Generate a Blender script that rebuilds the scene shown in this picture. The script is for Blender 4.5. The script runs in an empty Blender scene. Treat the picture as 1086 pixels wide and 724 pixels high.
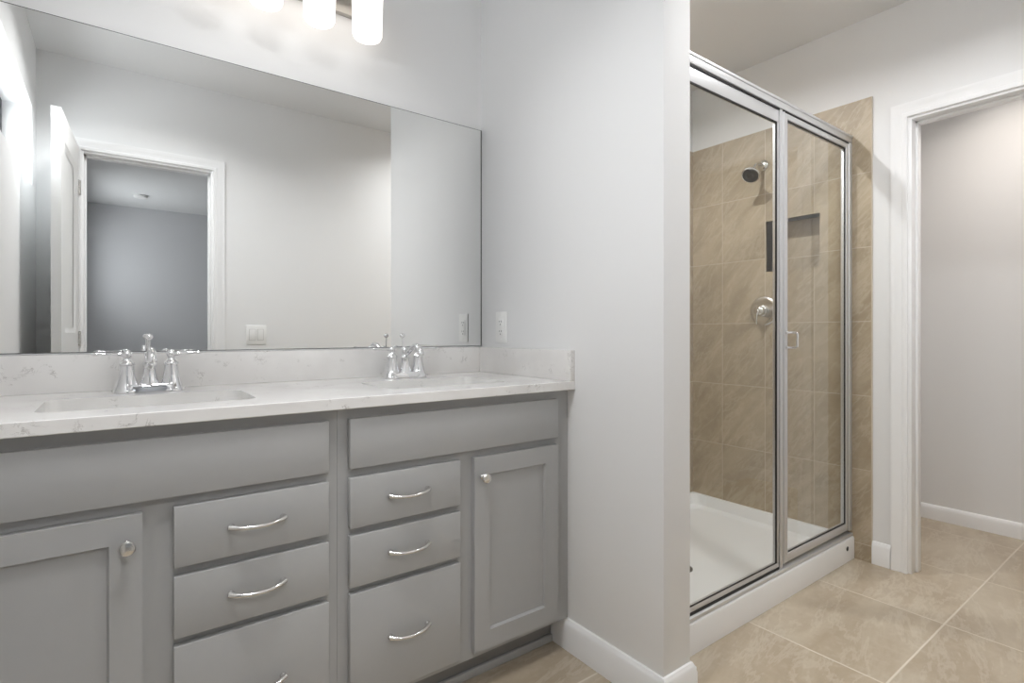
import bpy, bmesh, math, random
from math import pi, sin, cos, radians
from mathutils import Vector, Matrix

random.seed(7)
S = bpy.context.scene
COL = S.collection

# ------------------------------------------------------------------ camera
TH = 0.6392                      # turn to the right of the mirror wall's normal
CAM_Z = 1.0594
cam_data = bpy.data.cameras.new('camera')
cam = bpy.data.objects.new('camera', cam_data)
COL.objects.link(cam)
cam.location = (0.0, 0.0, CAM_Z)
cam.rotation_euler = (pi / 2, 0, -TH)
cam_data.sensor_width = 36.0
cam_data.lens = 565.0 / 1086.0 * 36.0
cam_data.shift_y = -9.2 / 1086.0
cam_data.clip_start = 0.01
S.camera = cam

# ------------------------------------------------------------------ world, exposure
S.view_settings.view_transform = 'Standard'
S.view_settings.look = 'None'
S.view_settings.gamma = 1.0
S.view_settings.use_curve_mapping = False
S.view_settings.exposure = 0.40
SKY_STRENGTH = 6.5
SHADE_EMIT = 1.0                 # the glowing opal shades of the vanity light
SHOWER_W = 9.5
BATH_W = 7.5
VANITY_FILL_W = 8.6
CLOSET_W = 3.9
BED_FILL_W = 11.0
w = bpy.data.worlds.new('world')
S.world = w
w.use_nodes = True
bg = w.node_tree.nodes['Background']
bg.inputs[0].default_value = (0.93, 0.955, 1.0, 1)
bg.inputs[1].default_value = SKY_STRENGTH
S.cycles.max_bounces = 16
S.cycles.diffuse_bounces = 8
S.cycles.glossy_bounces = 8
S.cycles.transparent_max_bounces = 16
S.cycles.sample_clamp_indirect = 6.0
S.cycles.use_denoising = True
S.cycles.caustics_reflective = False
S.cycles.caustics_refractive = False

# ------------------------------------------------------------------ main measures (metres)
YM = 1.858      # mirror wall
XW = 1.220      # wing wall, vanity side
XE = 1.343      # wing wall, shower side
YE = 0.936      # wing wall end
XL = -0.330     # left wall
YB = 0.045      # wall behind the camera
XF = 2.800      # far right wall
YS = 1.936      # shower back wall
ZC = 2.520      # ceiling
ZT = 0.900      # counter top
YC = 1.290      # counter front

# ------------------------------------------------------------------ material helpers
def nmat(name):
    m = bpy.data.materials.new(name)
    m.use_nodes = True
    nt = m.node_tree
    return m, nt, nt.nodes['Principled BSDF']

def N(nt, typ, **kw):
    n = nt.nodes.new(typ)
    for k, v in kw.items():
        setattr(n, k, v)
    return n

def L(nt, a, b):
    nt.links.new(a, b)

def math_n(nt, op, a, b=None, c=None):
    n = N(nt, 'ShaderNodeMath', operation=op)
    for i, x in enumerate((a, b, c)):
        if x is None:
            continue
        if isinstance(x, (int, float)):
            n.inputs[i].default_value = x
        else:
            L(nt, x, n.inputs[i])
    return n.outputs[0]

def mixc(nt, fac, a, b):
    n = N(nt, 'ShaderNodeMix', data_type='RGBA')
    if isinstance(fac, (int, float)):
        n.inputs[0].default_value = fac
    else:
        L(nt, fac, n.inputs[0])
    for i, x in ((6, a), (7, b)):
        if isinstance(x, tuple):
            n.inputs[i].default_value = (*x, 1)
        else:
            L(nt, x, n.inputs[i])
    return n.outputs[2]

def ramp(nt, fac, stops):
    n = N(nt, 'ShaderNodeMapRange')
    n.interpolation_type = 'SMOOTHSTEP'
    L(nt, fac, n.inputs[0])
    n.inputs[1].default_value, n.inputs[2].default_value = stops
    return n.outputs[0]

def plain(name, col, rough=0.5, metal=0.0, spec=0.5, bump=0.0, bscale=200.0, var=0.0):
    """painted or metal surface with a faint procedural grain"""
    m, nt, b = nmat(name)
    b.inputs['Base Color'].default_value = (*col, 1)
    b.inputs['Roughness'].default_value = rough
    b.inputs['Metallic'].default_value = metal
    b.inputs['Specular IOR Level'].default_value = spec
    tc = N(nt, 'ShaderNodeTexCoord')
    nz = N(nt, 'ShaderNodeTexNoise')
    nz.inputs['Scale'].default_value = bscale
    nz.inputs['Detail'].default_value = 3
    L(nt, tc.outputs['Object'], nz.inputs['Vector'])
    if var:
        c = mixc(nt, nz.outputs['Fac'], tuple(x * (1 - var) for x in col), tuple(min(1, x * (1 + var)) for x in col))
        L(nt, c, b.inputs['Base Color'])
    if bump:
        bp = N(nt, 'ShaderNodeBump')
        bp.inputs['Strength'].default_value = bump
        bp.inputs['Distance'].default_value = 0.002
        L(nt, nz.outputs['Fac'], bp.inputs['Height'])
        L(nt, bp.outputs[0], b.inputs['Normal'])
    return m

def glow(name, col, strength):
    m, nt, b = nmat(name)
    b.inputs['Base Color'].default_value = (.9, .9, .88, 1)
    b.inputs['Emission Color'].default_value = (*col, 1)
    b.inputs['Emission Strength'].default_value = strength
    return m

def tile_mat(name, au, av, du, dv, ou, ov, gw, c_dark, c_mid, c_light, c_grout, rough, vs, ang, tint=1.0):
    """square-set stone-look tile: grid of thin grout, veins shifted from tile to tile"""
    m, nt, b = nmat(name)
    tc = N(nt, 'ShaderNodeTexCoord')
    sp = N(nt, 'ShaderNodeSeparateXYZ')
    L(nt, tc.outputs['Object'], sp.inputs[0])
    def axis(a, d, o):
        t = math_n(nt, 'DIVIDE', math_n(nt, 'SUBTRACT', sp.outputs[a], o), d)
        fl = math_n(nt, 'FLOOR', t)
        fr = math_n(nt, 'SUBTRACT', t, fl)
        e = math_n(nt, 'MULTIPLY', math_n(nt, 'MINIMUM', fr, math_n(nt, 'SUBTRACT', 1.0, fr)), d)
        return fl, e
    fu, eu = axis(au, du, ou)
    fv, ev = axis(av, dv, ov)
    edge = math_n(nt, 'MINIMUM', eu, ev)
    g = ramp(nt, edge, (gw * .35, gw * .75))       # 0 in the grout, 1 on the tile
    cell = N(nt, 'ShaderNodeCombineXYZ')
    L(nt, fu, cell.inputs[0]); L(nt, fv, cell.inputs[1])
    wn = N(nt, 'ShaderNodeTexWhiteNoise', noise_dimensions='3D')
    L(nt, cell.outputs[0], wn.inputs['Vector'])
    uv = N(nt, 'ShaderNodeCombineXYZ')
    L(nt, sp.outputs[au], uv.inputs[0]); L(nt, sp.outputs[av], uv.inputs[1])
    off = N(nt, 'ShaderNodeVectorMath', operation='MULTIPLY_ADD')
    L(nt, wn.outputs['Color'], off.inputs[0])
    off.inputs[1].default_value = (7, 7, 7)
    L(nt, uv.outputs[0], off.inputs[2])
    mr_ = N(nt, 'ShaderNodeMapping')
    mr_.inputs['Rotation'].default_value = (0, 0, ang)
    L(nt, off.outputs[0], mr_.inputs[0])
    mp = N(nt, 'ShaderNodeMapping')
    mp.inputs['Scale'].default_value = (vs * 0.45, vs * 1.6, vs)
    L(nt, mr_.outputs[0], mp.inputs[0])
    n1 = N(nt, 'ShaderNodeTexNoise')
    n1.inputs['Scale'].default_value = 1.6
    n1.inputs['Detail'].default_value = 7
    n1.inputs['Roughness'].default_value = .62
    n1.inputs['Distortion'].default_value = .55
    L(nt, mp.outputs[0], n1.inputs['Vector'])
    n2 = N(nt, 'ShaderNodeTexNoise')
    n2.inputs['Scale'].default_value = 1.7
    n2.inputs['Detail'].default_value = 9
    n2.inputs['Roughness'].default_value = .66
    n2.inputs['Distortion'].default_value = .35
    L(nt, mp.outputs[0], n2.inputs['Vector'])
    ridge = math_n(nt, 'ABSOLUTE', math_n(nt, 'SUBTRACT', n2.outputs['Fac'], .5))
    vein = math_n(nt, 'SUBTRACT', 1.0, ramp(nt, ridge, (0.0, 0.035)))
    n3 = N(nt, 'ShaderNodeTexNoise')
    n3.inputs['Scale'].default_value = 28
    n3.inputs['Detail'].default_value = 4
    L(nt, uv.outputs[0], n3.inputs['Vector'])
    c = mixc(nt, ramp(nt, n1.outputs['Fac'], (.33, .68)), c_dark, c_mid)
    c = mixc(nt, math_n(nt, 'MULTIPLY', vein, .38), c, c_light)
    c = mixc(nt, math_n(nt, 'MULTIPLY', ramp(nt, n3.outputs['Fac'], (.45, .8)), .25), c, c_light)
    hv = N(nt, 'ShaderNodeHueSaturation')
    L(nt, c, hv.inputs['Color'])
    L(nt, math_n(nt, 'ADD', .965, math_n(nt, 'MULTIPLY', wn.outputs['Value'], .07)), hv.inputs['Value'])
    c = mixc(nt, g, c_grout, hv.outputs[0])
    L(nt, c, b.inputs['Base Color'])
    L(nt, math_n(nt, 'SUBTRACT', .8, math_n(nt, 'MULTIPLY', g, .8 - rough)), b.inputs['Roughness'])
    bp = N(nt, 'ShaderNodeBump')
    bp.inputs['Strength'].default_value = .35
    bp.inputs['Distance'].default_value = .002
    L(nt, g, bp.inputs['Height'])
    L(nt, bp.outputs[0], b.inputs['Normal'])
    return m

def quartz_mat():
    m, nt, b = nmat('white_quartz')
    tc = N(nt, 'ShaderNodeTexCoord')
    n1 = N(nt, 'ShaderNodeTexNoise')
    n1.inputs['Scale'].default_value = 17; n1.inputs['Detail'].default_value = 8
    n1.inputs['Roughness'].default_value = .7; n1.inputs['Distortion'].default_value = 1.5
    L(nt, tc.outputs['Object'], n1.inputs['Vector'])
    ridge = math_n(nt, 'ABSOLUTE', math_n(nt, 'SUBTRACT', n1.outputs['Fac'], .5))
    vein = math_n(nt, 'SUBTRACT', 1.0, ramp(nt, ridge, (0.0, .02)))
    n2 = N(nt, 'ShaderNodeTexNoise')
    n2.inputs['Scale'].default_value = 24; n2.inputs['Detail'].default_value = 3
    L(nt, tc.outputs['Object'], n2.inputs['Vector'])
    patch = ramp(nt, n2.outputs['Fac'], (.57, .70))
    n3 = N(nt, 'ShaderNodeTexNoise')
    n3.inputs['Scale'].default_value = 5; n3.inputs['Detail'].default_value = 5
    L(nt, tc.outputs['Object'], n3.inputs['Vector'])
    c = mixc(nt, ramp(nt, n3.outputs['Fac'], (.35, .7)), (.71, .695, .68), (.79, .78, .765))
    c = mixc(nt, math_n(nt, 'MULTIPLY', math_n(nt, 'MULTIPLY', vein, patch), .9), c, (.33, .31, .29))
    L(nt, c, b.inputs['Base Color'])
    b.inputs['Roughness'].default_value = .16
    return m

def glass_mat():
    """thin clear pane: mirror reflection by Fresnel, the rest passes through"""
    m = bpy.data.materials.new('clear_glass')
    m.use_nodes = True
    nt = m.node_tree
    nt.nodes.clear()
    out = N(nt, 'ShaderNodeOutputMaterial')
    fr = N(nt, 'ShaderNodeFresnel'); fr.inputs[0].default_value = 1.5
    ge = N(nt, 'ShaderNodeNewGeometry')
    f = math_n(nt, 'MULTIPLY', fr.outputs[0], math_n(nt, 'SUBTRACT', 1.0, ge.outputs['Backfacing']))
    f = math_n(nt, 'MULTIPLY', f, 1.3)
    tr = N(nt, 'ShaderNodeBsdfTransparent'); tr.inputs[0].default_value = (.965, .975, .97, 1)
    gl = N(nt, 'ShaderNodeBsdfGlossy'); gl.inputs['Roughness'].default_value = 0.0
    mx = N(nt, 'ShaderNodeMixShader')
    L(nt, f, mx.inputs[0]); L(nt, tr.outputs[0], mx.inputs[1]); L(nt, gl.outputs[0], mx.inputs[2])
    L(nt, mx.outputs[0], out.inputs[0])
    return m

M = dict(
    wall=plain('wall_paint', (.795, .797, .80), .62, bump=.04, bscale=260),
    ceil=plain('ceiling_paint', (.75, .752, .755), .8, bump=.05, bscale=200),
    trim=plain('white_trim_paint', (.86, .863, .87), .35),
    door=plain('white_door_paint', (.84, .84, .83), .38),
    cab=plain('grey_cabinet_paint', (.375, .375, .372), .42, var=.02, bscale=40),
    toe=plain('grey_toe_board', (.22, .218, .213), .5),
    dark=plain('black_gasket', (.012, .012, .012), .5),
    chrome=plain('chrome', (.83, .83, .84), .03, 1.0),
    nickel=plain('polished_nickel', (.74, .73, .71), .2, 1.0),
    alu=plain('satin_aluminium', (.70, .705, .715), .45, .7),
    plate=plain('grey_fixture_plate', (.42, .40, .37), .3, .7),
    plastic=plain('white_plastic', (.84, .84, .83), .3),
    groove=plain('rocker_gap_shade', (.50, .50, .49), .5),  # grey stands in for the shaded gap round each switch rocker
    basin=plain('white_basin_glaze', (.80, .80, .78), .12),
    pan=plain('white_acrylic_pan', (.84, .842, .845), .55, spec=.3),
    drainm=plain('dark_drain_metal', (.12, .12, .12), .35, .8),
    carpet=plain('bedroom_carpet', (.42, .40, .37), .95, bump=.4, bscale=300, var=.1),
    bedwall=plain('bedroom_wall_paint', (.56, .562, .575), .7),
    black=plain('black_window_frame', (.02, .022, .025), .4),
    mirror=plain('silvered_mirror', (.90, .905, .895), 0.0, 1.0),
    medge=plain('mirror_edge', (.10, .105, .10), .3),
    quartz=quartz_mat(),
    glass=glass_mat(),
    shade=glow('opal_glass_lit', (1.0, .93, .865), SHADE_EMIT),
    lens=glow('downlight_lens_lit', (1.0, .94, .86), 6.0),
)
TC = dict(c_dark=(.365, .295, .205), c_mid=(.47, .39, .28), c_light=(.57, .495, .385), c_grout=(.58, .515, .42))
M['tile_yz'] = tile_mat('shower_tile_right', 1, 2, .2505, .345, .980, .077, .003, rough=.42, vs=3.4, ang=radians(-130), **TC)
M['tile_xz'] = tile_mat('shower_tile_back', 0, 2, .2505, .345, 1.39, .077, .003, rough=.42, vs=3.4, ang=radians(-130), **TC)
M['floor'] = tile_mat('floor_tile', 0, 1, .557, .557, 2.42, .617, .0055,
                      (.40, .325, .235), (.51, .44, .34), (.61, .55, .455), (.64, .58, .49), .36, 2.3, radians(-12))

# ------------------------------------------------------------------ mesh helpers
def world_loc(o):
    v = Vector((0, 0, 0))
    while o is not None:
        v += o.location
        o = o.parent
    return v

class MB:
    """collects shapes given in world coordinates and links them as ONE mesh object"""
    def __init__(self):
        self.bm = bmesh.new()
        self.smooth = []
    def box(self, x0, x1, y0, y1, z0, z1, bev=0.0, mat=0, seg=2):
        t = bmesh.new()
        bmesh.ops.create_cube(t, size=1)
        bmesh.ops.scale(t, vec=(abs(x1 - x0), abs(y1 - y0), abs(z1 - z0)), verts=t.verts)
        bmesh.ops.translate(t, vec=((x0 + x1) / 2, (y0 + y1) / 2, (z0 + z1) / 2), verts=t.verts)
        if bev:
            bmesh.ops.bevel(t, geom=t.edges[:], offset=bev, segments=seg, affect='EDGES', profile=.5)
        self._join(t, mat, False)
        return self
    def _join(self, t, mat, smooth):
        for f in t.faces:
            f.material_index = mat
            f.smooth = smooth
        me = bpy.data.meshes.new('tmp')
        t.to_mesh(me); t.free()
        self.bm.from_mesh(me)
        bpy.data.meshes.remove(me)
    def lathe(self, prof, origin, axis=(0, 0, 1), seg=32, mat=0, scale=None):
        """profile of (radius, height) turned about an axis"""
        t = bmesh.new()
        rings = []
        for r, h in prof:
            if r < 1e-6:
                rings.append([t.verts.new((0, 0, h))])
            else:
                rings.append([t.verts.new((r * cos(2 * pi * k / seg), r * sin(2 * pi * k / seg), h)) for k in range(seg)])
        for a, b in zip(rings, rings[1:]):
            for k in range(seg):
                k2 = (k + 1) % seg
                if len(a) == 1 and len(b) == 1:
                    continue
                if len(a) == 1:
                    t.faces.new((a[0], b[k2], b[k]))
                elif len(b) == 1:
                    t.faces.new((a[k], a[k2], b[0]))
                else:
                    t.faces.new((a[k], a[k2], b[k2], b[k]))
        if len(rings[0]) > 1:
            t.faces.new(list(reversed(rings[0])))
        if len(rings[-1]) > 1:
            t.faces.new(rings[-1])
        q = Vector((0, 0, 1)).rotation_difference(Vector(axis).normalized())
        mt = Matrix.Translation(Vector(origin)) @ q.to_matrix().to_4x4()
        if scale:
            mt = mt @ Matrix.Diagonal((*scale, 1))
        bmesh.ops.transform(t, matrix=mt, verts=t.verts)
        bmesh.ops.recalc_face_normals(t, faces=t.faces)
        self._join(t, mat, True)
        return self
    def tube(self, pts, rad, seg=16, mat=0, flat=1.0):
        """round bar through points; rad a number or one per point"""
        pts = [Vector(p) for p in pts]
        n = len(pts)
        rr = rad if isinstance(rad, (list, tuple)) else [rad] * n
        t = bmesh.new()
        rings = []
        up = None
        for i, p in enumerate(pts):
            d = (pts[min(i + 1, n - 1)] - pts[max(i - 1, 0)]).normalized()
            if up is None:
                up = d.orthogonal().normalized()
                if abs(d.z) < .9:
                    up = (Vector((0, 0, 1)) - d * d.z).normalized()
            else:
                up = (up - d * up.dot(d)).normalized()
            sd = d.cross(up)
            rings.append([t.verts.new(p + (up * cos(2 * pi * k / seg) * flat + sd * sin(2 * pi * k / seg)) * rr[i]) for k in range(seg)])
        for a, b in zip(rings, rings[1:]):
            for k in range(seg):
                t.faces.new((a[k], a[(k + 1) % seg], b[(k + 1) % seg], b[k]))
        t.faces.new(list(reversed(rings[0])))
        t.faces.new(rings[-1])
        bmesh.ops.recalc_face_normals(t, faces=t.faces)
        self._join(t, mat, True)
        return self
    def ball(self, c, r, mat=0, sc=(1, 1, 1)):
        t = bmesh.new()
        bmesh.ops.create_uvsphere(t, u_segments=20, v_segments=12, radius=r)
        bmesh.ops.scale(t, vec=sc, verts=t.verts)
        bmesh.ops.translate(t, vec=c, verts=t.verts)
        self._join(t, mat, True)
        return self
    def poly(self, faces_verts, mat=0, smooth=False):
        t = bmesh.new()
        for vs in faces_verts:
            t.faces.new([t.verts.new(v) for v in vs])
        bmesh.ops.remove_doubles(t, verts=t.verts, dist=1e-5)
        bmesh.ops.recalc_face_normals(t, faces=t.faces)
        self._join(t, mat, smooth)
        return self
    def prism(self, outline, z0, z1, place, mat=0, smooth=False):
        """outline of (a, b) pushed from z0 to z1; place(a, b, c) gives the point"""
        t = bmesh.new()
        A = [t.verts.new(place(a, b, z0)) for a, b in outline]
        B = [t.verts.new(place(a, b, z1)) for a, b in outline]
        n = len(A)
        t.faces.new(A); t.faces.new(B)
        for i in range(n):
            t.faces.new((A[i], A[(i + 1) % n], B[(i + 1) % n], B[i]))
        bmesh.ops.recalc_face_normals(t, faces=t.faces)
        self._join(t, mat, smooth)
        return self
    def build(self, name, mats, parent=None):
        me = bpy.data.meshes.new(name)
        if parent is not None:
            bmesh.ops.translate(self.bm, vec=-world_loc(parent), verts=self.bm.verts)
        self.bm.to_mesh(me)
        self.bm.free()
        for m in (mats if isinstance(mats, (list, tuple)) else [mats]):
            me.materials.append(m)
        try:
            me.set_sharp_from_angle(angle=radians(40))
        except Exception:
            pass
        o = bpy.data.objects.new(name, me)
        COL.objects.link(o)
        if parent is not None:
            o.parent = parent
        return o

def thing(name, label, cat, loc, group=None):
    o = bpy.data.objects.new(name, None)
    o.empty_display_size = .05
    COL.objects.link(o)
    o.location = loc
    tag(o, label, cat, group)
    return o

def tag(o, label, cat, group=None):
    o['label'] = label
    o['category'] = cat
    if group:
        o['group'] = group
    return o

def struct(o, label=None, cat=None):
    o['kind'] = 'structure'
    if label:
        o['label'] = label
    if cat:
        o['category'] = cat
    return o

def wall_grid(mb, place, ub, zb, holes, t0, t1, mat=0):
    """solid panel on a (u, z) grid with rectangular holes [(u0,u1,z0,z1)], thick from t0 to t1"""
    ub = sorted(set(ub)); zb = sorted(set(zb))
    nu, nz = len(ub) - 1, len(zb) - 1
    def solid(i, j):
        if i < 0 or j < 0 or i >= nu or j >= nz:
            return False
        cu = (ub[i] + ub[i + 1]) / 2; cz = (zb[j] + zb[j + 1]) / 2
        return not any(h[0] < cu < h[1] and h[2] < cz < h[3] for h in holes)
    F = []
    for i in range(nu):
        for j in range(nz):
            if not solid(i, j):
                continue
            u0, u1, z0, z1 = ub[i], ub[i + 1], zb[j], zb[j + 1]
            for t in (t0, t1):
                F.append([place(u0, z0, t), place(u1, z0, t), place(u1, z1, t), place(u0, z1, t)])
            for (di, dj, e) in ((-1, 0, ((u0, z0), (u0, z1))), (1, 0, ((u1, z0), (u1, z1))), (0, -1, ((u0, z0), (u1, z0))), (0, 1, ((u0, z1), (u1, z1)))):
                if not solid(i + di, j + dj):
                    (a, b), (c, d) = e
                    F.append([place(a, b, t0), place(c, d, t0), place(c, d, t1), place(a, b, t1)])
    mb.poly(F, mat)
    return mb

PX = lambda s: (lambda u, z, t: (t, u, z))      # wall in a plane of constant x: u is y
PY = lambda s: (lambda u, z, t: (u, t, z))      # wall in a plane of constant y: u is x
px, py = PX(0), PY(0)

# ================================================================== THE SETTING
# window and door openings
WIN = (.206, 1.30, 1.78, 2.17)          # bathroom high window in the left wall: y0,y1,z0,z1
BW = (-3.60, -2.50, 1.42, 2.17)         # bedroom window in the same outside wall
D1 = (-.154, .475, 0.0, 2.04)           # doorway behind the camera: x0,x1,z0,z1
D2 = (.215, .845, 0.0, 2.012)           # doorway in the far right wall: y0,y1,z0,z1
NI = (1.205, 1.477, 1.385, 1.653)       # shower niche y0,y1,z0,z1
XC = 3.735                              # far wall of the small room beyond
BY = -3.90                              # far wall of the bedroom

o = MB().box(XL - .12, XC + .12, YB - .115, YS + .12, -.06, 0).build('floor', M['floor']); struct(o)
o = MB().box(XL - .12, XC + .12, BY - .12, YB - .115, -.06, 0).build('floor_bedroom', M['carpet']); struct(o)
o = MB().box(XL - .12, XC + .12, YB - .115, YS + .12, ZC, ZC + .08).build('ceiling', M['ceil']); struct(o)
o = MB().box(XL - .12, XC + .12, BY - .12, YB - .115, ZC, ZC + .08).build('ceiling_bedroom', M['ceil']); struct(o)

o = MB().box(XL, XW, YM, YS + .12, 0, ZC).build('wall_front', M['wall']); struct(o)
o = MB().box(XW, XE, YE, YS + .12, 0, ZC, .003).build('wall_middle', M['wall']); struct(o)
o = MB().box(XE, XC + .12, YS, YS + .12, 0, ZC).build('wall_shower', M['wall']); struct(o)
mb = MB(); wall_grid(mb, px, [BY - .12, BW[0], BW[1], WIN[0], WIN[1], YS + .12], [0, BW[2], WIN[2], BW[3], WIN[3], ZC], [WIN, BW], XL - .15, XL)
o = mb.build('wall_left', M['wall']); struct(o)
mb = MB(); wall_grid(mb, py, [XL, D1[0], D1[1], XC], [0, D1[3], ZC], [D1], YB - .115, YB)
o = mb.build('wall_back', M['wall']); struct(o)
mb = MB(); wall_grid(mb, px, [YB, D2[0], D2[1], NI[0], NI[1], YS], [0, NI[2], NI[3], D2[3], ZC], [D2, NI], XF, XF + .115)
o = mb.build('wall_right', M['wall']); struct(o)
o = MB().box(XC, XC + .12, YB - .115, YS, 0, ZC).build('wall_closet', M['wall']); struct(o)
o = MB().box(XL, XC, BY - .12, BY, 0, ZC).build('wall_bedroom', M['bedwall']); struct(o)
o = MB().box(XC, XC + .12, BY, YB - .115, 0, ZC).build('wall_bedroom_right', M['bedwall']); struct(o)

# shower wall tile, 10 mm proud of the plaster, with the recessed niche
TX, TTOP, TEND = XF - .010, 2.147, .979
mb = MB()
wall_grid(mb, px, [TEND, NI[0], NI[1], YS - .010], [.0, NI[2], NI[3], TTOP], [NI], TX, XF)
nd = XF + .085
a, b, c, d = NI
mb.poly([[(nd, a, c), (nd, b, c), (nd, b, d), (nd, a, d)],
         [(XF, a, c), (nd, a, c), (nd, a, d), (XF, a, d)], [(XF, b, c), (nd, b, c), (nd, b, d), (XF, b, d)],
         [(XF, a, c), (nd, a, c), (nd, b, c), (XF, b, c)], [(XF, a, d), (nd, a, d), (nd, b, d), (XF, b, d)]])
o = mb.build('wall_right_tile', M['tile_yz']); struct(o)
o = MB().box(XE, TX, YS - .010, YS, 0, TTOP).build('wall_shower_tile', M['tile_xz']); struct(o)
o = MB().box(XE, XE + .010, 1.075, YS - .010, 0, TTOP).build('wall_middle_tile', M['tile_yz']); struct(o)

# baseboards: a stepped profile carried along the foot of the walls
BP = [(0, 0), (.0145, 0), (.0145, .074), (.0125, .080), (.0125, .088), (.008, .094), (.005, .101), (0, .103)]
def baseboard(name, path, left=True, prof=BP):
    """path of (x, y); the board stands on the right-hand side of the walk"""
    pts = [Vector((p[0], p[1])) for p in path]
    n = len(pts)
    offs = []
    for i in range(n):
        nn = []
        if i > 0:
            d = (pts[i] - pts[i - 1]).normalized(); nn.append(Vector((d.y, -d.x)))
        if i < n - 1:
            d = (pts[i + 1] - pts[i]).normalized(); nn.append(Vector((d.y, -d.x)))
        if len(nn) == 1:
            offs.append(nn[0])
        else:
            s = nn[0] + nn[1]
            offs.append(s / (1 + nn[0].dot(nn[1])))
    F = []
    ring = lambda i: [(pts[i].x + offs[i].x * a, pts[i].y + offs[i].y * a, z) for a, z in prof]
    for i in range(n - 1):
        A, B = ring(i), ring(i + 1)
        for k in range(len(prof) - 1):
            F.append([A[k], A[k + 1], B[k + 1], B[k]])
    F.append(ring(0)); F.append(ring(n - 1))
    o = MB().poly(F).build(name, M['trim'])
    return struct(o)
baseboard('baseboard_middle', [(XW, 1.396), (XW, YE), (XE, YE), (XE, 1.045)])
baseboard('baseboard_right', [(XF, TEND - .0005), (XF, .907)])
baseboard('baseboard_closet', [(XC, YS), (XC, YB)], prof=[(0, 0), (.0145, 0), (.0145, .060), (.010, .072), (.005, .080), (0, .082)])
baseboard('baseboard_back', [(XF, YB), (.556, YB)])
baseboard('baseboard_left', [(XL, YB), (XL, YC + .1)])

# door casings and jambs
CP = [(0, 0), (0, .011), (.004, .014), (.016, .014), (.019, .010), (.040, .013), (.052, .018), (.060, .018), (.062, .012), (.062, 0)]
def casing(name, place, u0, u1, zt, wall, out, prof=CP):
    F = []
    for k in range(len(prof) - 1):
        (a0, b0), (a1, b1) = prof[k], prof[k + 1]
        r0 = [place(u0 - a0, 0, wall + out * b0), place(u0 - a0, zt + a0, wall + out * b0), place(u1 + a0, zt + a0, wall + out * b0), place(u1 + a0, 0, wall + out * b0)]
        r1 = [place(u0 - a1, 0, wall + out * b1), place(u0 - a1, zt + a1, wall + out * b1), place(u1 + a1, zt + a1, wall + out * b1), place(u1 + a1, 0, wall + out * b1)]
        for i in range(3):
            F.append([r0[i], r0[i + 1], r1[i + 1], r1[i]])
    return struct(MB().poly(F).build(name, M['trim']))
def jamb(name, place, u0, u1, zt, t0, t1, stop):
    mb = MB()
    F = lambda ua, ub, za, zb, ta, tb: mb.box(*[v for pr in zip(place(ua, za, ta), place(ub, zb, tb)) for v in (min(pr), max(pr))], .0015)
    th = .016
    F(u0, u0 + th, 0, zt, t0, t1); F(u1 - th, u1, 0, zt, t0, t1); F(u0 + th, u1 - th, zt - th, zt, t0, t1)
    s0, s1 = stop
    F(u0 + th, u0 + th + .010, 0, zt - th, s0, s1); F(u1 - th - .010, u1 - th, 0, zt - th, s0, s1); F(u0 + th, u1 - th, zt - th - .010, zt - th, s0, s1)
    return struct(mb.build(name, M['trim']))
# far right doorway (its jamb lines the wall edge)
casing('trim_1', px, D2[0] + .006, D2[1] - .002, D2[3] - .004, XF, -1)
jamb('trim_2', px, D2[0], D2[1], D2[3], XF - .002, XF + .117, (XF + .045, XF + .082))
casing('trim_3', px, D2[0] + .006, D2[1] - .002, D2[3] - .004, XF + .115, 1)
# doorway behind the camera
casing('trim_4', py, D1[0] + .004, D1[1] - .004, D1[3] - .004, YB, 1)
jamb('trim_5', py, D1[0], D1[1], D1[3], YB - .117, YB + .002, (YB - .075, YB - .040))
casing('trim_6', py, D1[0] + .004, D1[1] - .004, D1[3] - .004, YB - .115, -1)

# the open door of the doorway behind, swung into the bathroom
def make_door():
    hw, dz0, dz1, t = .595, .010, 2.045, .035
    mb = MB()
    # stiles and rails with recessed panels (two panels)
    place = lambda u, z, tt: (tt, u, z)
    pans = [(.105, hw - .105, .24, .93), (.105, hw - .105, 1.06, dz1 - .12)]
    wall_grid(mb, place, [0, .105, hw - .105, hw], [dz0, .24, .93, 1.06, dz1 - .12, dz1], pans, -t / 2, t / 2)
    for (u0, u1, z0, z1) in pans:
        mb.box(-.008, .008, u0 - .001, u1 + .001, z0 - .001, z1 + .001)
        for sx in (-1, 1):
            # raised bevel around the panel
            F = []
            q = lambda i, x: [(x, u0 + i, z0 + i), (x, u1 - i, z0 + i), (x, u1 - i, z1 - i), (x, u0 + i, z1 - i)]
            A, B, C = q(0, sx * t / 2), q(.016, sx * .010), q(.030, sx * .010)
            for P, Q in ((A, B), (B, C)):
                for k in range(4):
                    F.append([P[k], P[(k + 1) % 4], Q[(k + 1) % 4], Q[k]])
            mb.poly(F)
    d = mb.build('door_1', M['door'])
    struct(d, 'white two panel door standing open against the left wall', 'door')
    for z in (.25, 1.03, 1.83):
        h = MB().lathe([(.0, -.038), (.006, -.037), (.006, .037), (0, .038)], (.021, -.006, z)).box(.0175, .0195, .0, .030, z - .036, z + .036).build('hinge', M['nickel'], d)
    for sx in (1,):
        MB().lathe([(.026, 0), (.026, .006), (.011, .010), (.010, .03), (.022, .038), (.026, .050), (.022, .062), (0, .066)], (sx * t / 2, hw - .06, .93), (sx, 0, 0)).build('door_knob', M['nickel'], d)
    d.location = (-.176, YB + .022, 0)
    d.rotation_euler = (0, 0, radians(3.2))
    return d
make_door()

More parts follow.
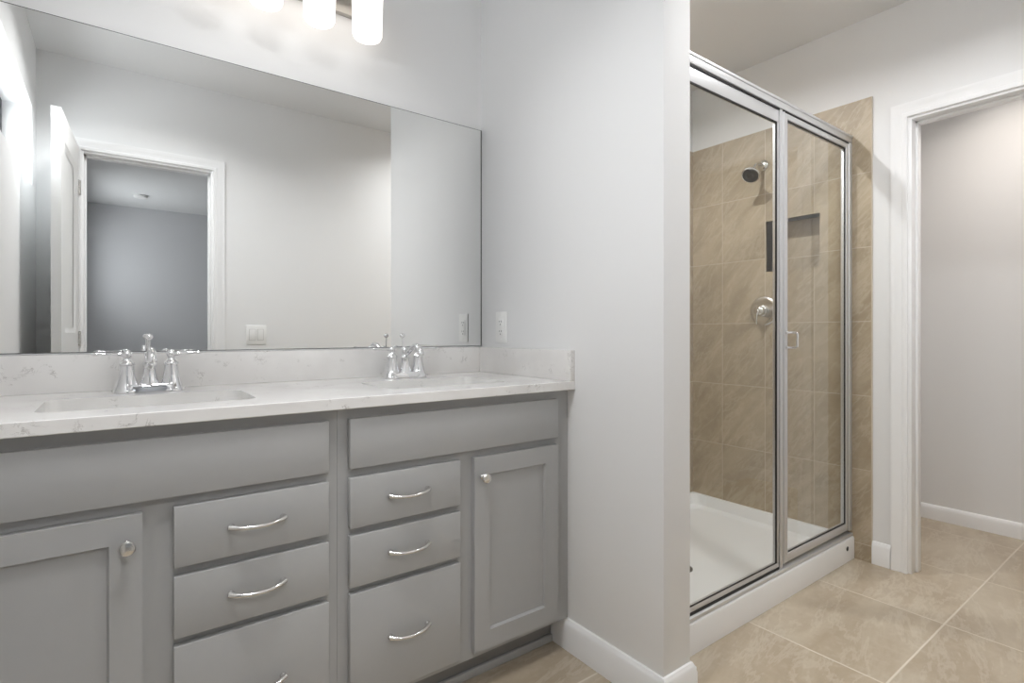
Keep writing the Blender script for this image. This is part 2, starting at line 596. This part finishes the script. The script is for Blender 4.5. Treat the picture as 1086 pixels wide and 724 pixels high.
# windows: black frame and pane set out in the wall's depth
def window(n, rec, label):
    y0, y1, z0, z1 = rec
    xo, xi = XL - .145, XL - .108
    mb = MB()
    wall_grid(mb, px, [y0, y0 + .04, y1 - .04, y1], [z0, z0 + .04, z1 - .04, z1], [(y0 + .04, y1 - .04, z0 + .04, z1 - .04)], xo, xi)
    f = mb.build('window_%d' % n, M['black'])
    struct(f, label, 'window')
    MB().box(XL - .130, XL - .124, y0 + .036, y1 - .036, z0 + .036, z1 - .036).build('window_pane', M['glass'], f)
    return f
window(1, WIN, 'high dark framed window in the left wall')
window(2, BW, 'bedroom window beyond the open door')
mb = MB()
wall_grid(mb, px, [BW[0] - .06, BW[0], BW[1], BW[1] + .06], [BW[2] - .06, BW[2], BW[3], BW[3] + .06], [BW], XL, XL + .022)
o = mb.build('trim_7', M['trim']); struct(o)
def portal(rec):
    y0, y1, z0, z1 = rec
    ld = bpy.data.lights.new('daylight_portal', 'AREA')
    ld.shape = 'RECTANGLE'; ld.size = z1 - z0; ld.size_y = y1 - y0
    ld.cycles.is_portal = True
    lo = bpy.data.objects.new('daylight_portal', ld)
    COL.objects.link(lo)
    lo.location = (XL - .155, (y0 + y1) / 2, (z0 + z1) / 2)
    lo.rotation_euler = (0, -pi / 2, 0)
portal(WIN); portal(BW)

# ================================================================== VANITY CABINETS
YF, YD = 1.326, 1.307                    # face frame and front of the doors and drawers
ZB, ZTOPC = .104, .872
def shaker(mb, x0, x1, z0, z1, sw=.054):
    pl = lambda u, z, t: (u, t, z)
    hole = (x0 + sw, x1 - sw, z0 + sw, z1 - sw)
    wall_grid(mb, pl, [x0, hole[0], hole[1], x1], [z0, hole[2], hole[3], z1], [hole], YD, YF - .0005)
    mb.box(hole[0] - .001, hole[1] + .001, YD + .009, YF - .002, hole[2] - .001, hole[3] + .001)
    # small slope round the sunk panel
    q = lambda i, y: [(hole[0] + i, y, hole[2] + i), (hole[1] - i, y, hole[2] + i), (hole[1] - i, y, hole[3] - i), (hole[0] + i, y, hole[3] - i)]
    A, B = q(0, YD), q(.004, YD + .009)
    mb.poly([[A[k], A[(k + 1) % 4], B[(k + 1) % 4], B[k]] for k in range(4)])
    return mb
def pull(cx, cz, parent):
    """arched bar pull, 96 mm between its feet"""
    hw = .052
    pts, rad = [], []
    n = 22
    for i in range(n + 1):
        t = i / n * 2 - 1
        x = cx + hw * 1.10 * t
        y = YD - .007 - .021 * (1 - abs(t) ** 2.4)
        z = cz - .003 * (1 - t * t) + .002
        pts.append((x, y, z)); rad.append(.0046 + .0016 * abs(t) ** 3)
    mb = MB().tube(pts, rad, 14, flat=1.0)
    for s in (-1, 1):
        x = cx + s * hw * 1.04
        mb.lathe([(.0075, 0), (.0075, .0025), (.0055, .005), (.0052, .011), (0, .0125)], (x, YD, cz + .0015), (0, -1, 0), 18)
    return mb.build('drawer_pull', M['nickel'], parent)
def knob(cx, cz, parent):
    return MB().lathe([(.009, 0), (.009, .002), (.0055, .006), (.0055, .013), (.011, .017), (.0145, .0205), (.0150, .024), (.0125, .0275), (.006, .029), (0, .0293)],
                      (cx, YD, cz), (0, -1, 0), 28).build('knob', M['nickel'], parent)
def cabinet(x0, x1, door_left, label, x_end):
    c = thing('vanity_cabinet', label, 'cabinet', ((x0 + x1) / 2, YM, 0))
    fr0, fr1 = x0 + .054, x1 - .040 if not door_left else x1 - .0261
    if door_left:
        fx = (-.276, .4164); dx = (-.276, .0431); wx = (.0965, .4164)
    else:
        fx = (.4687, 1.160); dx = (.8366, 1.160); wx = (.4687, .789)
    # carcass: sides, bottom, back and the face frame with its openings, open behind the fronts
    mb = MB()
    g = .012
    holes = [(fx[0] + g, fx[1] - g, .73, .832), (dx[0] + g, dx[1] - g, .14, .682)]
    for z0, z1 in ((.58, .684), (.433, .538), (.14, .392)):
        holes.append((wx[0] + g, wx[1] - g, z0, z1))
    ub = [x0, x_end] + [v for h in holes for v in h[:2]]
    zb = [ZB, ZTOPC] + [v for h in holes for v in h[2:]]
    wall_grid(mb, py, ub, zb, holes, YF, YF + .019)
    mb.box(x0, x0 + .016, YF + .019, YM - .002, ZB, ZTOPC)
    mb.box(x_end - .016, x_end, YF + .019, YM - .002, ZB, ZTOPC)
    mb.box(x0 + .016, x_end - .016, YF + .019, YM - .002, ZB, ZB + .016)
    mb.box(x0 + .016, x_end - .016, YM - .010, YM - .002, ZB + .016, ZTOPC)
    mb.build('carcass', M['cab'], c)
    MB().box(x0, min(x_end, XW - .017), 1.396, 1.412, 0.0005, ZB).build('toe_board', M['toe'], c)
    MB().box(x0, min(x_end, XW - .017), 1.384, 1.3955, 0.0005, .026, .003).build('base_strip', M['cab'], c)
    MB().box(fx[0], fx[1], YD, YF - .0005, .7185, .844, .0015).build('false_front', M['cab'], c)
    d = shaker(MB(), dx[0], dx[1], .126, .695).build('door', M['cab'], c)
    knob(dx[1] - .026 if door_left else dx[0] + .028, .637, d)
    for z0, z1 in ((.569, .696), (.421, .550), (.126, .404)):
        dr = MB().box(wx[0], wx[1], YD, YF - .0005, z0, z1, .0015).build('drawer', M['cab'], c)
        pull((wx[0] + wx[1]) / 2, (z0 + z1) / 2, dr)
    return c
cabinet(-.328, .4420, True, 'grey base cabinet under the left sink with its door left of three drawers', .4420)
cabinet(.4425, 1.202, False, 'grey base cabinet under the right sink with its door right of three drawers', 1.2185)

# ================================================================== COUNTERTOP
SINKS = (.0725, .8275)
SW, SY0, SY1 = .205, 1.408, 1.660
top = thing('vanity_countertop', 'long white speckled quartz countertop with splash strips over the grey cabinets', 'countertop', (.445, YM, ZTOPC))
def rrect(x0, x1, y0, y1, r, n=6):
    P = []
    for cx, cy, a0 in ((x1 - r, y1 - r, 0), (x0 + r, y1 - r, pi / 2), (x0 + r, y0 + r, pi), (x1 - r, y0 + r, 3 * pi / 2)):
        for k in range(n + 1):
            a = a0 + pi / 2 * k / n
            P.append((cx + r * cos(a), cy + r * sin(a)))
    return P
def slab():
    mb = MB()
    x0, x1 = XL + .001, XW - .001
    y0, y1 = YC, YM - .001
    # plain pieces left, between and right of the two cut-outs
    xs = [x0]
    for sx in SINKS:
        xs += [sx - SW - .03, sx + SW + .03]
    xs.append(x1)
    F = []
    z0, z1 = ZTOPC, ZT
    ch = .0015
    for i in range(len(xs) - 1):
        a, b = xs[i], xs[i + 1]
        if i % 2 == 0:
            F.append([(a, y0 + ch, z1), (b, y0 + ch, z1), (b, y1, z1), (a, y1, z1)])
            F.append([(a, y0 + ch, z0), (b, y0 + ch, z0), (b, y1, z0), (a, y1, z0)])
        else:
            inner = rrect(SINKS[i // 2] - SW, SINKS[i // 2] + SW, SY0, SY1, .03)
            n = 6
            ca = [(b, y1), (a, y1), (a, y0 + ch), (b, y0 + ch)]
            m = len(inner)
            for z in (z0, z1):
                for q in range(4):
                    for k in range(n):
                        p, p2 = inner[q * (n + 1) + k], inner[q * (n + 1) + k + 1]
                        F.append([(*p, z), (*p2, z), (*ca[q], z)])
                    p, p2 = inner[q * (n + 1) + n], inner[((q + 1) * (n + 1)) % m]
                    F.append([(*p, z), (*p2, z), (*ca[(q + 1) % 4], z), (*ca[q], z)])
            for k in range(m):
                p, p2 = inner[k], inner[(k + 1) % m]
                F.append([(*p, z0), (*p2, z0), (*p2, z1), (*p, z1)])
    for i in range(len(xs) - 1):
        a, b = xs[i], xs[i + 1]
        F.append([(a, y0, z0 + ch), (b, y0, z0 + ch), (b, y0, z1 - ch), (a, y0, z1 - ch)])
        F.append([(a, y0, z1 - ch), (b, y0, z1 - ch), (b, y0 + ch, z1), (a, y0 + ch, z1)])
        F.append([(a, y0, z0 + ch), (b, y0, z0 + ch), (b, y0 + ch, z0), (a, y0 + ch, z0)])
        F.append([(a, y1, z0), (b, y1, z0), (b, y1, z1), (a, y1, z1)])
    for x in (x0, x1):
        F.append([(x, y0, z0 + ch), (x, y0, z1 - ch), (x, y0 + ch, z1), (x, y1, z1), (x, y1, z0), (x, y0 + ch, z0)])
    mb.poly(F)
    return mb.build('slab', M['quartz'], top)
slab()
ZS = ZT + .1016
MB().box(XL + .001, XW - .001, YM - .020, YM - .001, ZT + .0002, ZS, .0012).build('backsplash', M['quartz'], top)
MB().box(XW - .020, XW - .001, YC + .0008, YM - .0205, ZT + .0002, ZS, .0012).build('side_splash', M['quartz'], top)

# undermount basins
def basin(cx, label):
    r = thing('sink_basin', label, 'sink', (cx, (SY0 + SY1) / 2, ZTOPC - .135), 'undermount sinks of the vanity')
    levels = [(0.030, 0.0, ZTOPC - .0004), (-.004, 0, ZTOPC - .0004), (-.001, .0, ZTOPC - .012), (.006, .004, ZTOPC - .07), (.016, .014, ZTOPC - .105), (.034, .030, ZTOPC - .122), (.09, .075, ZTOPC - .130)]
    mb = MB()
    rings = []
    for inset, _, z in levels:
        i = inset if z != levels[0][2] or inset < 0 else -.020
        rr = max(.012, .034 - i * .2)
        rings.append([(x, y, z) for x, y in rrect(cx - SW + i, cx + SW - i, SY0 + i, SY1 - i, rr)])
    F = []
    for A, B in zip(rings, rings[1:]):
        for k in range(len(A)):
            F.append([A[k], A[(k + 1) % len(A)], B[(k + 1) % len(A)], B[k]])
    F.append(rings[-1])
    # outer shell so that the bowl has thickness
    O1 = [(x, y, ZTOPC - .0004) for x, y in rrect(cx - SW - .020, cx + SW + .020, SY0 - .020, SY1 + .020, .04)]
    O2 = [(x, y, ZTOPC - .012) for x, y in rrect(cx - SW - .020, cx + SW + .020, SY0 - .020, SY1 + .020, .04)]
    O3 = [(x, y, ZTOPC - .10) for x, y in rrect(cx - SW - .004, cx + SW + .004, SY0 - .004, SY1 + .004, .04)]
    O4 = [(x, y, ZTOPC - .142) for x, y in rrect(cx - SW + .05, cx + SW - .05, SY0 + .04, SY1 - .04, .04)]
    for A, B in ((O1, O2), (O2, O3), (O3, O4)):
        for k in range(len(A)):
            F.append([A[k], A[(k + 1) % len(A)], B[(k + 1) % len(A)], B[k]])
    F.append(O4)
    mb.poly(F, 0, True)
    mb.build('bowl', M['basin'], r)
    MB().lathe([(.0, 0), (.030, 0), (.030, .002), (.024, .003), (.022, .001), (.012, .004), (0, .005)], (cx, (SY0 + SY1) / 2, ZTOPC - .1298)).build('drain', M['chrome'], r)
    return r
basin(SINKS[0], 'white undermount sink in the counter, left of the two, in front of the door reflection')
basin(SINKS[1], 'white undermount sink in the counter, right of the two, nearest the outlet')

# ================================================================== FAUCETS
def bez(p, n=8):
    """Catmull-Rom through points"""
    P = [Vector(q) for q in p]
    out = []
    for i in range(len(P) - 1):
        a, b, c, d = P[max(i - 1, 0)], P[i], P[i + 1], P[min(i + 2, len(P) - 1)]
        for k in range(n):
            t = k / n
            out.append(.5 * ((2 * b) + (c - a) * t + (2 * a - 5 * b + 4 * c - d) * t * t + (3 * b - a - 3 * c + d) * t ** 3))
    out.append(P[-1])
    return out
def faucet():
    f = thing('faucet', 'chrome two handle faucet behind the left sink', 'faucet', (0, 0, 0), 'chrome faucets on the vanity')
    pl = lambda a, b, c: (a, b, c)
    mb = MB()
    out = rrect(-.052, .052, -.0285, .022, .003)
    inn = rrect(-.050, .050, -.0255, .019, .003)
    n = len(out)
    mb.poly([[(*out[k], 0), (*out[(k + 1) % n], 0), (*out[(k + 1) % n], .017), (*out[k], .017)] for k in range(n)] +
            [[(*out[k], .017), (*out[(k + 1) % n], .017), (*inn[(k + 1) % n], .021), (*inn[k], .021)] for k in range(n)] +
            [[(*p, .021) for p in inn], [(*p, 0) for p in out]])
    mb.build('base_plate', M['chrome'], f)
    for s in (-1, 1):
        x = s * .050
        h = MB().lathe([(.0325, 0), (.0325, .003), (.0300, .008), (.0245, .022), (.0200, .040), (.0176, .058), (.0170, .071), (.0185, .0725), (.0185, .0765), (.0165, .079),
                        (.0120, .083), (.0085, .087), (.0080, .091), (.0105, .094), (.0118, .100), (.0105, .106), (.0060, .110), (0, .111)], (x, 0, 0.0), seg=32).build('handle', M['chrome'], f)
        lev = [(x + s * .006, 0, .1005), (x + s * .014, -.001, .1010), (x + s * .022, -.001, .1018), (x + s * .045, -.002, .1028), (x + s * .058, -.002, .1030),
               (x + s * .062, -.002, .1030), (x + s * .067, -.002, .1030), (x + s * .072, -.002, .1030), (x + s * .076, -.002, .1030)]
        MB().tube(lev, [.0045, .0062, .0046, .0036, .0036, .0050, .0052, .0040, .0015], 14).build('lever', M['chrome'], h)
    sp = MB().lathe([(.0240, .016), (.0230, .022), (.0185, .036), (.0160, .052), (.0150, .064), (.0160, .067), (.0160, .071), (.0110, .076), (.0095, .082), (.0105, .090), (.0125, .095), (.0125, .100), (.0100, .106), (.006, .109), (0, .110)], (0, .002, 0))
    path = bez([(0, .002, .084), (0, -.020, .088), (0, -.044, .100), (0, -.068, .1105), (0, -.090, .1135), (0, -.107, .1090), (0, -.117, .099), (0, -.120, .090)], 5)
    nn = len(path)
    sp.tube(path, [.0082 + .0026 * (i / (nn - 1)) ** 1.5 for i in range(nn)], 18)
    sp.lathe([(.0112, 0), (.0120, .003), (.0120, .009), (.0108, .012), (.008, .0125), (.008, .004), (0, .004)], (0, -.1205, .0825), seg=20)
    sp.build('spout', M['chrome'], f)
    MB().lathe([(.0028, 0), (.0028, .062), (.006, .064), (.0092, .068), (.0096, .072), (.0070, .0765), (.003, .078), (0, .0785)], (0, .021, .078), seg=20).lathe([(.006, 0), (.0055, .012), (.003, .016), (.0028, .065)], (0, .021, .014), seg=18).build('lift_rod', M['chrome'], f)
    return f
def copy_tree(o, parent=None):
    c = o.copy()
    COL.objects.link(c)
    if parent is not None:
        c.parent = parent
    for ch in list(o.children):
        copy_tree(ch, c)
    return c
f1 = faucet()
f2 = copy_tree(f1)
f1.location = (.0735, 1.757, ZT + .0004)
f2.location = (.830, 1.757, ZT + .0004)
f2['label'] = 'chrome two handle faucet behind the right sink, nearer the outlet'

# ================================================================== MIRROR
mr = thing('wall_mirror', 'large frameless rectangular mirror on the wall above the counter', 'mirror', (.44, YM, ZS))
MB().box(XL + .004, XW - .0012, YM - .0065, YM - .0005, ZS + .0035, 1.8986).build('edge', M['medge'], mr)
MB().poly([[(XL + .0045, YM - .0067, ZS + .0055), (XW - .0062, YM - .0067, ZS + .0055), (XW - .0062, YM - .0067, 1.8966), (XL + .0045, YM - .0067, 1.8966)]]).build('mirror_glass', M['mirror'], mr)
MB().box(XL + .004, XW - .0012, YM - .0090, YM - .0005, ZS + .0006, ZS + .0034).build('bottom_channel', M['alu'], mr)

# ================================================================== VANITY LIGHT
vl = thing('vanity_light', 'four shade vanity light fixture glowing on the wall above the mirror', 'lamp', (.4425, YM, 2.22))
MB().box(.4425 - .31, .4425 + .31, YM - .024, YM - .0005, 2.170, 2.280, .004).build('back_plate', M['plate'], vl)
for k in range(4):
    x = .2045 + .1600 * k
    y = 1.743
    sh = MB().lathe([(.0, .003), (.030, .0), (.044, .004), (.0485, .014), (.0485, .03), (.0505, .10), (.0525, .155), (.050, .158), (.020, .160), (0, .160)], (x, y, 2.055), seg=40).build('lamp_shade', M['shade'], vl)
    MB().lathe([(.024, 0), (.026, .004), (.026, .03), (.018, .036), (0, .037)], (x, y, 2.2155), seg=24).tube(bez([(x, YM - .022, 2.222), (x, YM - .06, 2.238), (x, y + .015, 2.248), (x, y, 2.240)], 5), .009, 12).build('lamp_arm', M['plate'], vl)

# ================================================================== OUTLET AND SWITCH
ot = thing('wall_outlet', 'white duplex outlet plate on the wing wall above the side splash', 'outlet', (XW, 1.7095, 1.081))
MB().box(XW - .0042, XW - .0002, 1.673, 1.746, 1.0205, 1.1415, .0018).build('cover_plate', M['plastic'], ot)
rc = MB().box(XW - .0064, XW - .0043, 1.7095 - .0165, 1.7095 + .0165, 1.081 - .0335, 1.081 + .0335, .001).build('receptacle', M['plastic'], ot)
for dz in (-.019, .019):
    mb = MB()
    for dy, hh in ((-.0065, .0075), (.0065, .0062)):
        mb.box(XW - .0067, XW - .0063, 1.7095 + dy - .0011, 1.7095 + dy + .0011, 1.081 + dz + .004 - hh / 2, 1.081 + dz + .004 + hh / 2)
    mb.lathe([(.0024, 0), (.0024, .0004), (0, .0004)], (XW - .0063, 1.7095, 1.081 + dz - .0075), (-1, 0, 0), 12)
    mb.build('socket_slots', M['dark'], rc)
for dz in (-.048, .048):
    MB().lathe([(.0028, 0), (.0028, .0008), (0, .0012)], (XW - .0042, 1.7095, 1.081 + dz), (-1, 0, 0), 12).build('screw', M['plastic'], ot)
sw = thing('light_switch', 'white two rocker switch plate right of the doorway reflected in the mirror', 'switch', (.7095, YB, 1.047))
MB().box(.7095 - .0585, .7095 + .0585, YB + .0002, YB + .0055, .9875, 1.1065, .002).build('cover_plate', M['plastic'], sw)
for dx in (-.0232, .0232):
    MB().box(.7095 + dx - .0185, .7095 + dx + .0185, YB + .0056, YB + .0062, 1.047 - .0355, 1.047 + .0355).build('painted_rocker_gap', M['groove'], sw)
    MB().box(.7095 + dx - .0165, .7095 + dx + .0165, YB + .0063, YB + .0085, 1.047 - .0335, 1.047 + .0335, .0012).build('rocker', M['plastic'], sw)

# ================================================================== SHOWER
YCF, ZCURB = 1.050, .104                 # curb front and top
def shower_pan():
    r = thing('shower_pan', 'white acrylic shower pan with raised front curb', 'shower pan', (2.07, 1.49, 0))
    x0, x1, y0, y1 = XE + .0105, TX - .0005, YCF, YS - .0105
    # sections through the pan as nested rectangles
    def rect(ix0, ix1, iy0, iy1, z, rr):
        return [(x, y, z) for x, y in rrect(x0 + ix0, x1 - ix1, y0 + iy0, y1 - iy1, rr, 5)]
    rings = [rect(0, 0, 0, 0, .0005, .004), rect(0, 0, 0, 0, ZCURB - .010, .004), rect(.0, .0, .003, 0, ZCURB - .003, .004), rect(0, 0, .010, 0, ZCURB - .0, .004),
             rect(.0, .0, .085, .0, ZCURB, .006), ]
    rings[3] = rect(0, 0, .010, 0, ZCURB, .004)
    inner = [rect(.022, .022, .085, .022, ZCURB - .001, .03), rect(.026, .026, .092, .026, ZCURB - .010, .035), rect(.036, .036, .102, .036, .050, .05), rect(.060, .060, .125, .060, .036, .06), rect(.066, .066, .131, .066, .0358, .06), rect(.074, .074, .139, .074, .0358, .06)]
    F = []
    R = rings[:4] + inner
    for A, B in zip(R, R[1:]):
        for k in range(len(A)):
            F.append([A[k], A[(k + 1) % len(A)], B[(k + 1) % len(A)], B[k]])
    F.append(R[-1]); F.append(R[0])
    MB().poly(F, 0, True).build('tray', M['pan'], r)
    MB().lathe([(.0, 0), (.042, 0), (.042, .004), (.036, .006), (.0, .0055)], (1.975, 1.415, .0361), seg=28).build('drain', M['drainm'], r)
    MB().lathe([(.0108, 0), (.0108, .0012), (.007, .002), (0, .0016)], (2.709, YCF - .0002, .063), (0, -1, 0), 18).build('screw_plug', M['dark'], r)
    return r
shower_pan()

en = thing('shower_enclosure', 'framed glass shower enclosure with satin aluminium rails standing on the curb', 'shower enclosure', (2.07, 1.08, ZCURB))
ex0, ex1 = XE + .0105, TX - .0008
ZH1, ZH0 = 1.990, 1.952
y0, y1 = 1.060, 1.100
mb = MB().box(ex0, ex1, y0, y1, ZH0, ZH1, .003)
mb.box(ex0, ex1, y0 - .003, y0 + .002, ZH1 - .012, ZH1 - .002, .001)
mb.build('header_rail', M['alu'], en)
MB().box(ex0, ex1, y0 - .004, y1, ZCURB + .0005, ZCURB + .0145, .003).box(ex0, ex1, y0 + .028, y1 - .004, ZCURB + .0145, ZCURB + .026, .002).build('sill_track', M['alu'], en)
MB().box(ex1 - .028, ex1, y0, y1, ZCURB + .026, ZH0, .003).build('wall_channel', M['alu'], en)
MB().box(ex0, ex0 + .026, y0, y1, ZCURB + .026, ZH0, .003).build('wall_channel', M['alu'], en)
XP0 = 2.121
# wide left panel: tall top rail, thin stiles, black gasket lines
zb0 = ZCURB + .0235
fp = MB()
fp.box(ex0 + .028, XP0 - .004, y0 + .008, y0 + .026, ZH0 - .055, ZH0 - .006, .002)
fp.box(ex0 + .028, XP0 - .004, y0 + .008, y0 + .026, zb0, zb0 + .018, .002)
fp.box(XP0 - .015, XP0 - .004, y0 + .008, y0 + .026, zb0 + .018, ZH0 - .055, .002)
fp.box(ex0 + .028, ex0 + .044, y0 + .008, y0 + .026, zb0 + .018, ZH0 - .055, .002)
fp = fp.build('left_panel', M['alu'], en)
gx0, gx1, gz0, gz1 = ex0 + .044, XP0 - .015, zb0 + .018, ZH0 - .055
MB().box(gx0 - .004, gx1 + .004, y0 + .014, y0 + .019, gz0 - .004, gz1 + .004).build('glass_pane', M['glass'], fp)
mb = MB()
mb.box(gx0, gx1, y0 + .009, y0 + .0139, gz1 - .006, gz1)
mb.box(gx0, gx1, y0 + .009, y0 + .0139, gz0, gz0 + .0025)
mb.box(gx1 - .007, gx1, y0 + .009, y0 + .0139, gz0 + .0025, gz1 - .006)
mb.build('gasket', M['dark'], fp)
MB().box(ex0 + .028, XP0 - .004, y0 + .004, y0 + .024, ZH0 - .0058, ZH0 - .0002).box(ex0 + .028, XP0 - .004, y0 + .006, y0 + .024, ZCURB + .0147, zb0 - .0002).box(XP0 - .0038, XP0 - .0002, y0 + .010, y0 + .024, zb0, ZH0 - .006).build('seal_strip', M['dark'], en)
# right panel: the door with its pull
MB().box(XP0, XP0 + .021, y0 + .004, y1 - .004, ZCURB + .0147, ZH0, .003).build('centre_post', M['alu'], en)
dl, dr = XP0 + .023, ex1 - .031
dz0, dz1 = ZCURB + .030, ZH0 - .006
dm = MB()
dm.box(dl, dl + .038, y0 + .004, y0 + .028, dz0, dz1, .003)
dm.box(dl + .004, dl + .010, y0 + .001, y0 + .005, dz0, dz1, .001)
dm.box(dr - .024, dr, y0 + .004, y0 + .028, dz0, dz1, .003)
dm.box(dl + .038, dr - .024, y0 + .004, y0 + .028, dz1 - .024, dz1, .003)
dm.box(dl + .038, dr - .024, y0 + .004, y0 + .028, dz0, dz0 + .034, .003)
dm = dm.build('shower_door', M['alu'], en)
MB().box(dl + .034, dr - .020, y0 + .013, y0 + .018, dz0 + .030, dz1 - .020).build('glass_pane', M['glass'], dm)
mb = MB()
a, b, c, d = dl + .038, dr - .024, dz0 + .034, dz1 - .024
mb.box(a, b, y0 + .008, y0 + .0128, d - .004, d); mb.box(a, b, y0 + .008, y0 + .0128, c, c + .004); mb.box(b - .005, b, y0 + .008, y0 + .0128, c + .004, d - .004)
mb.build('gasket', M['dark'], dm)
MB().box(XP0 + .023, ex1 - .028, y0 + .003, y0 + .024, ZH0 - .0058, ZH0 - .0002).build('seal_strip', M['dark'], en)
hx, hz = dl + .024, 1.030
MB().tube(bez([(hx, y0 + .004, hz + .030), (hx, y0 - .030, hz + .030), (hx, y0 - .040, hz + .024), (hx, y0 - .040, hz), (hx, y0 - .040, hz - .024), (hx, y0 - .030, hz - .030), (hx, y0 + .004, hz - .030)], 6), .0042, 12).lathe([(.008, 0), (.008, .004), (.005, .006), (0, .006)], (hx, y0 + .004, hz + .030), (0, -1, 0), 16).lathe([(.008, 0), (.008, .004), (.005, .006), (0, .006)], (hx, y0 + .004, hz - .030), (0, -1, 0), 16).build('door_pull', M['chrome'], dm)

# shower head
SHY, SHZ = 1.491, 1.956
sh = thing('overhead_shower', 'chrome shower head on a bent arm high on the tiled wall', 'shower head', (TX, SHY, SHZ))
MB().lathe([(.030, 0), (.030, .003), (.026, .009), (.015, .014), (.0, .015)], (TX - .0002, SHY, SHZ), (-1, 0, 0), 28).build('flange', M['nickel'], sh)
path = bez([(TX - .012, SHY, SHZ), (TX - .045, SHY, SHZ + .004), (TX - .075, SHY, SHZ - .010), (TX - .098, SHY, SHZ - .036)], 6)
MB().tube(path, .0092, 14).ball((TX - .100, SHY, SHZ - .038), .0135).build('arm', M['nickel'], sh)
ax = Vector((-.70, -.10, -.70)).normalized()
o0 = Vector((TX - .102, SHY, SHZ - .041))
hd = MB().lathe([(.010, 0), (.012, .004), (.018, .014), (.030, .026), (.041, .036), (.045, .044), (.0455, .052), (.043, .055), (.040, .0545)], o0, ax, 32).build('head', M['nickel'], sh)
MB().lathe([(.0395, 0), (.0385, .0016), (.024, .0022), (.022, .0012), (.014, .0012), (.012, .0026), (0, .0030)], o0 + ax * .0546, ax, 32).build('spray_face', M['drainm'], hd)

# shower valve
VY, VZ = 1.487, 1.176
sv = thing('shower_valve', 'round chrome shower valve with a lever handle on the tiled wall', 'shower valve', (TX, VY, VZ))
MB().lathe([(.076, 0), (.077, .003), (.074, .006), (.066, .0085), (.058, .0095), (.055, .0085), (.030, .0095), (0, .0095)], (TX - .0002, VY, VZ), (-1, 0, 0), 40).build('escutcheon', M['nickel'], sv)
hb = MB().lathe([(.031, 0), (.031, .022), (.029, .025), (.026, .026), (.026, .036), (.024, .045), (.017, .052), (0, .054)], (TX - .0098, VY, VZ), (-1, 0, 0), 32).build('hub', M['nickel'], sv)
MB().tube(bez([(TX - .056, VY, VZ - .004), (TX - .066, VY + .004, VZ - .020), (TX - .068, VY + .006, VZ - .045), (TX - .066, VY + .007, VZ - .072)], 5), [.007] * 6 + [.0058] * 5 + [.0048] * 5, 12).ball((TX - .060, VY, VZ), .0125).build('lever', M['nickel'], hb)

# ================================================================== CEILING LIGHTS AND DETECTOR
def downlight(x, y, watts, label, rad, spread=170, col=(.985, .99, 1)):  # builds the room's downlights and the added fill lights alike
    d = thing('downlight_or_fill', label, 'ceiling light', (x, y, ZC))
    MB().lathe([(.088, -.001), (.088, -.006), (.080, -.009), (.064, -.006), (.062, -.001)], (x, y, ZC), seg=36).build('trim_ring', M['plastic'], d)
    MB().lathe([(0, -.001), (.062, -.001), (.062, -.003), (0, -.003)], (x, y, ZC), seg=32).build('lens', M['lens'], d)
    ld = bpy.data.lights.new('downlight_lamp', 'AREA')
    ld.shape = 'DISK'; ld.size = rad * 2; ld.energy = watts; ld.color = col
    ld.spread = radians(spread)
    lo = bpy.data.objects.new('downlight_lamp', ld)
    COL.objects.link(lo)
    lo.parent = d
    lo.location = (0, 0, -.012)
    return d
downlight(1.90, 1.45, SHOWER_W, 'round recessed downlight in the ceiling over the shower', .03, 158)
downlight(1.95, .50, BATH_W, 'round recessed downlight in the ceiling in front of the shower', .10, 150)
downlight(.20, .80, VANITY_FILL_W, 'added unseen fill light in the ceiling in front of the vanity', .16, 140)  # fill lamp added to brighten the vanity aisle, hidden from the mirror
downlight(3.30, .60, CLOSET_W, 'round recessed downlight in the ceiling of the small room beyond', .08, 125, col=(1, .92, .85))
downlight(.10, -.80, BED_FILL_W, 'added unseen fill light in the bedroom ceiling outside the doorway', .12, 165, col=(.95, .97, 1))  # fill lamp added behind the camera to light the cabinet fronts
sd = thing('smoke_detector', 'small round white detector on the bedroom ceiling, seen through the mirror', 'smoke detector', (.21, -3.2, ZC))
MB().lathe([(0, -.001), (.062, -.001), (.064, -.010), (.058, -.026), (.030, -.034), (0, -.035)], (.21, -3.2, ZC), seg=32).build('housing', M['plastic'], sd)
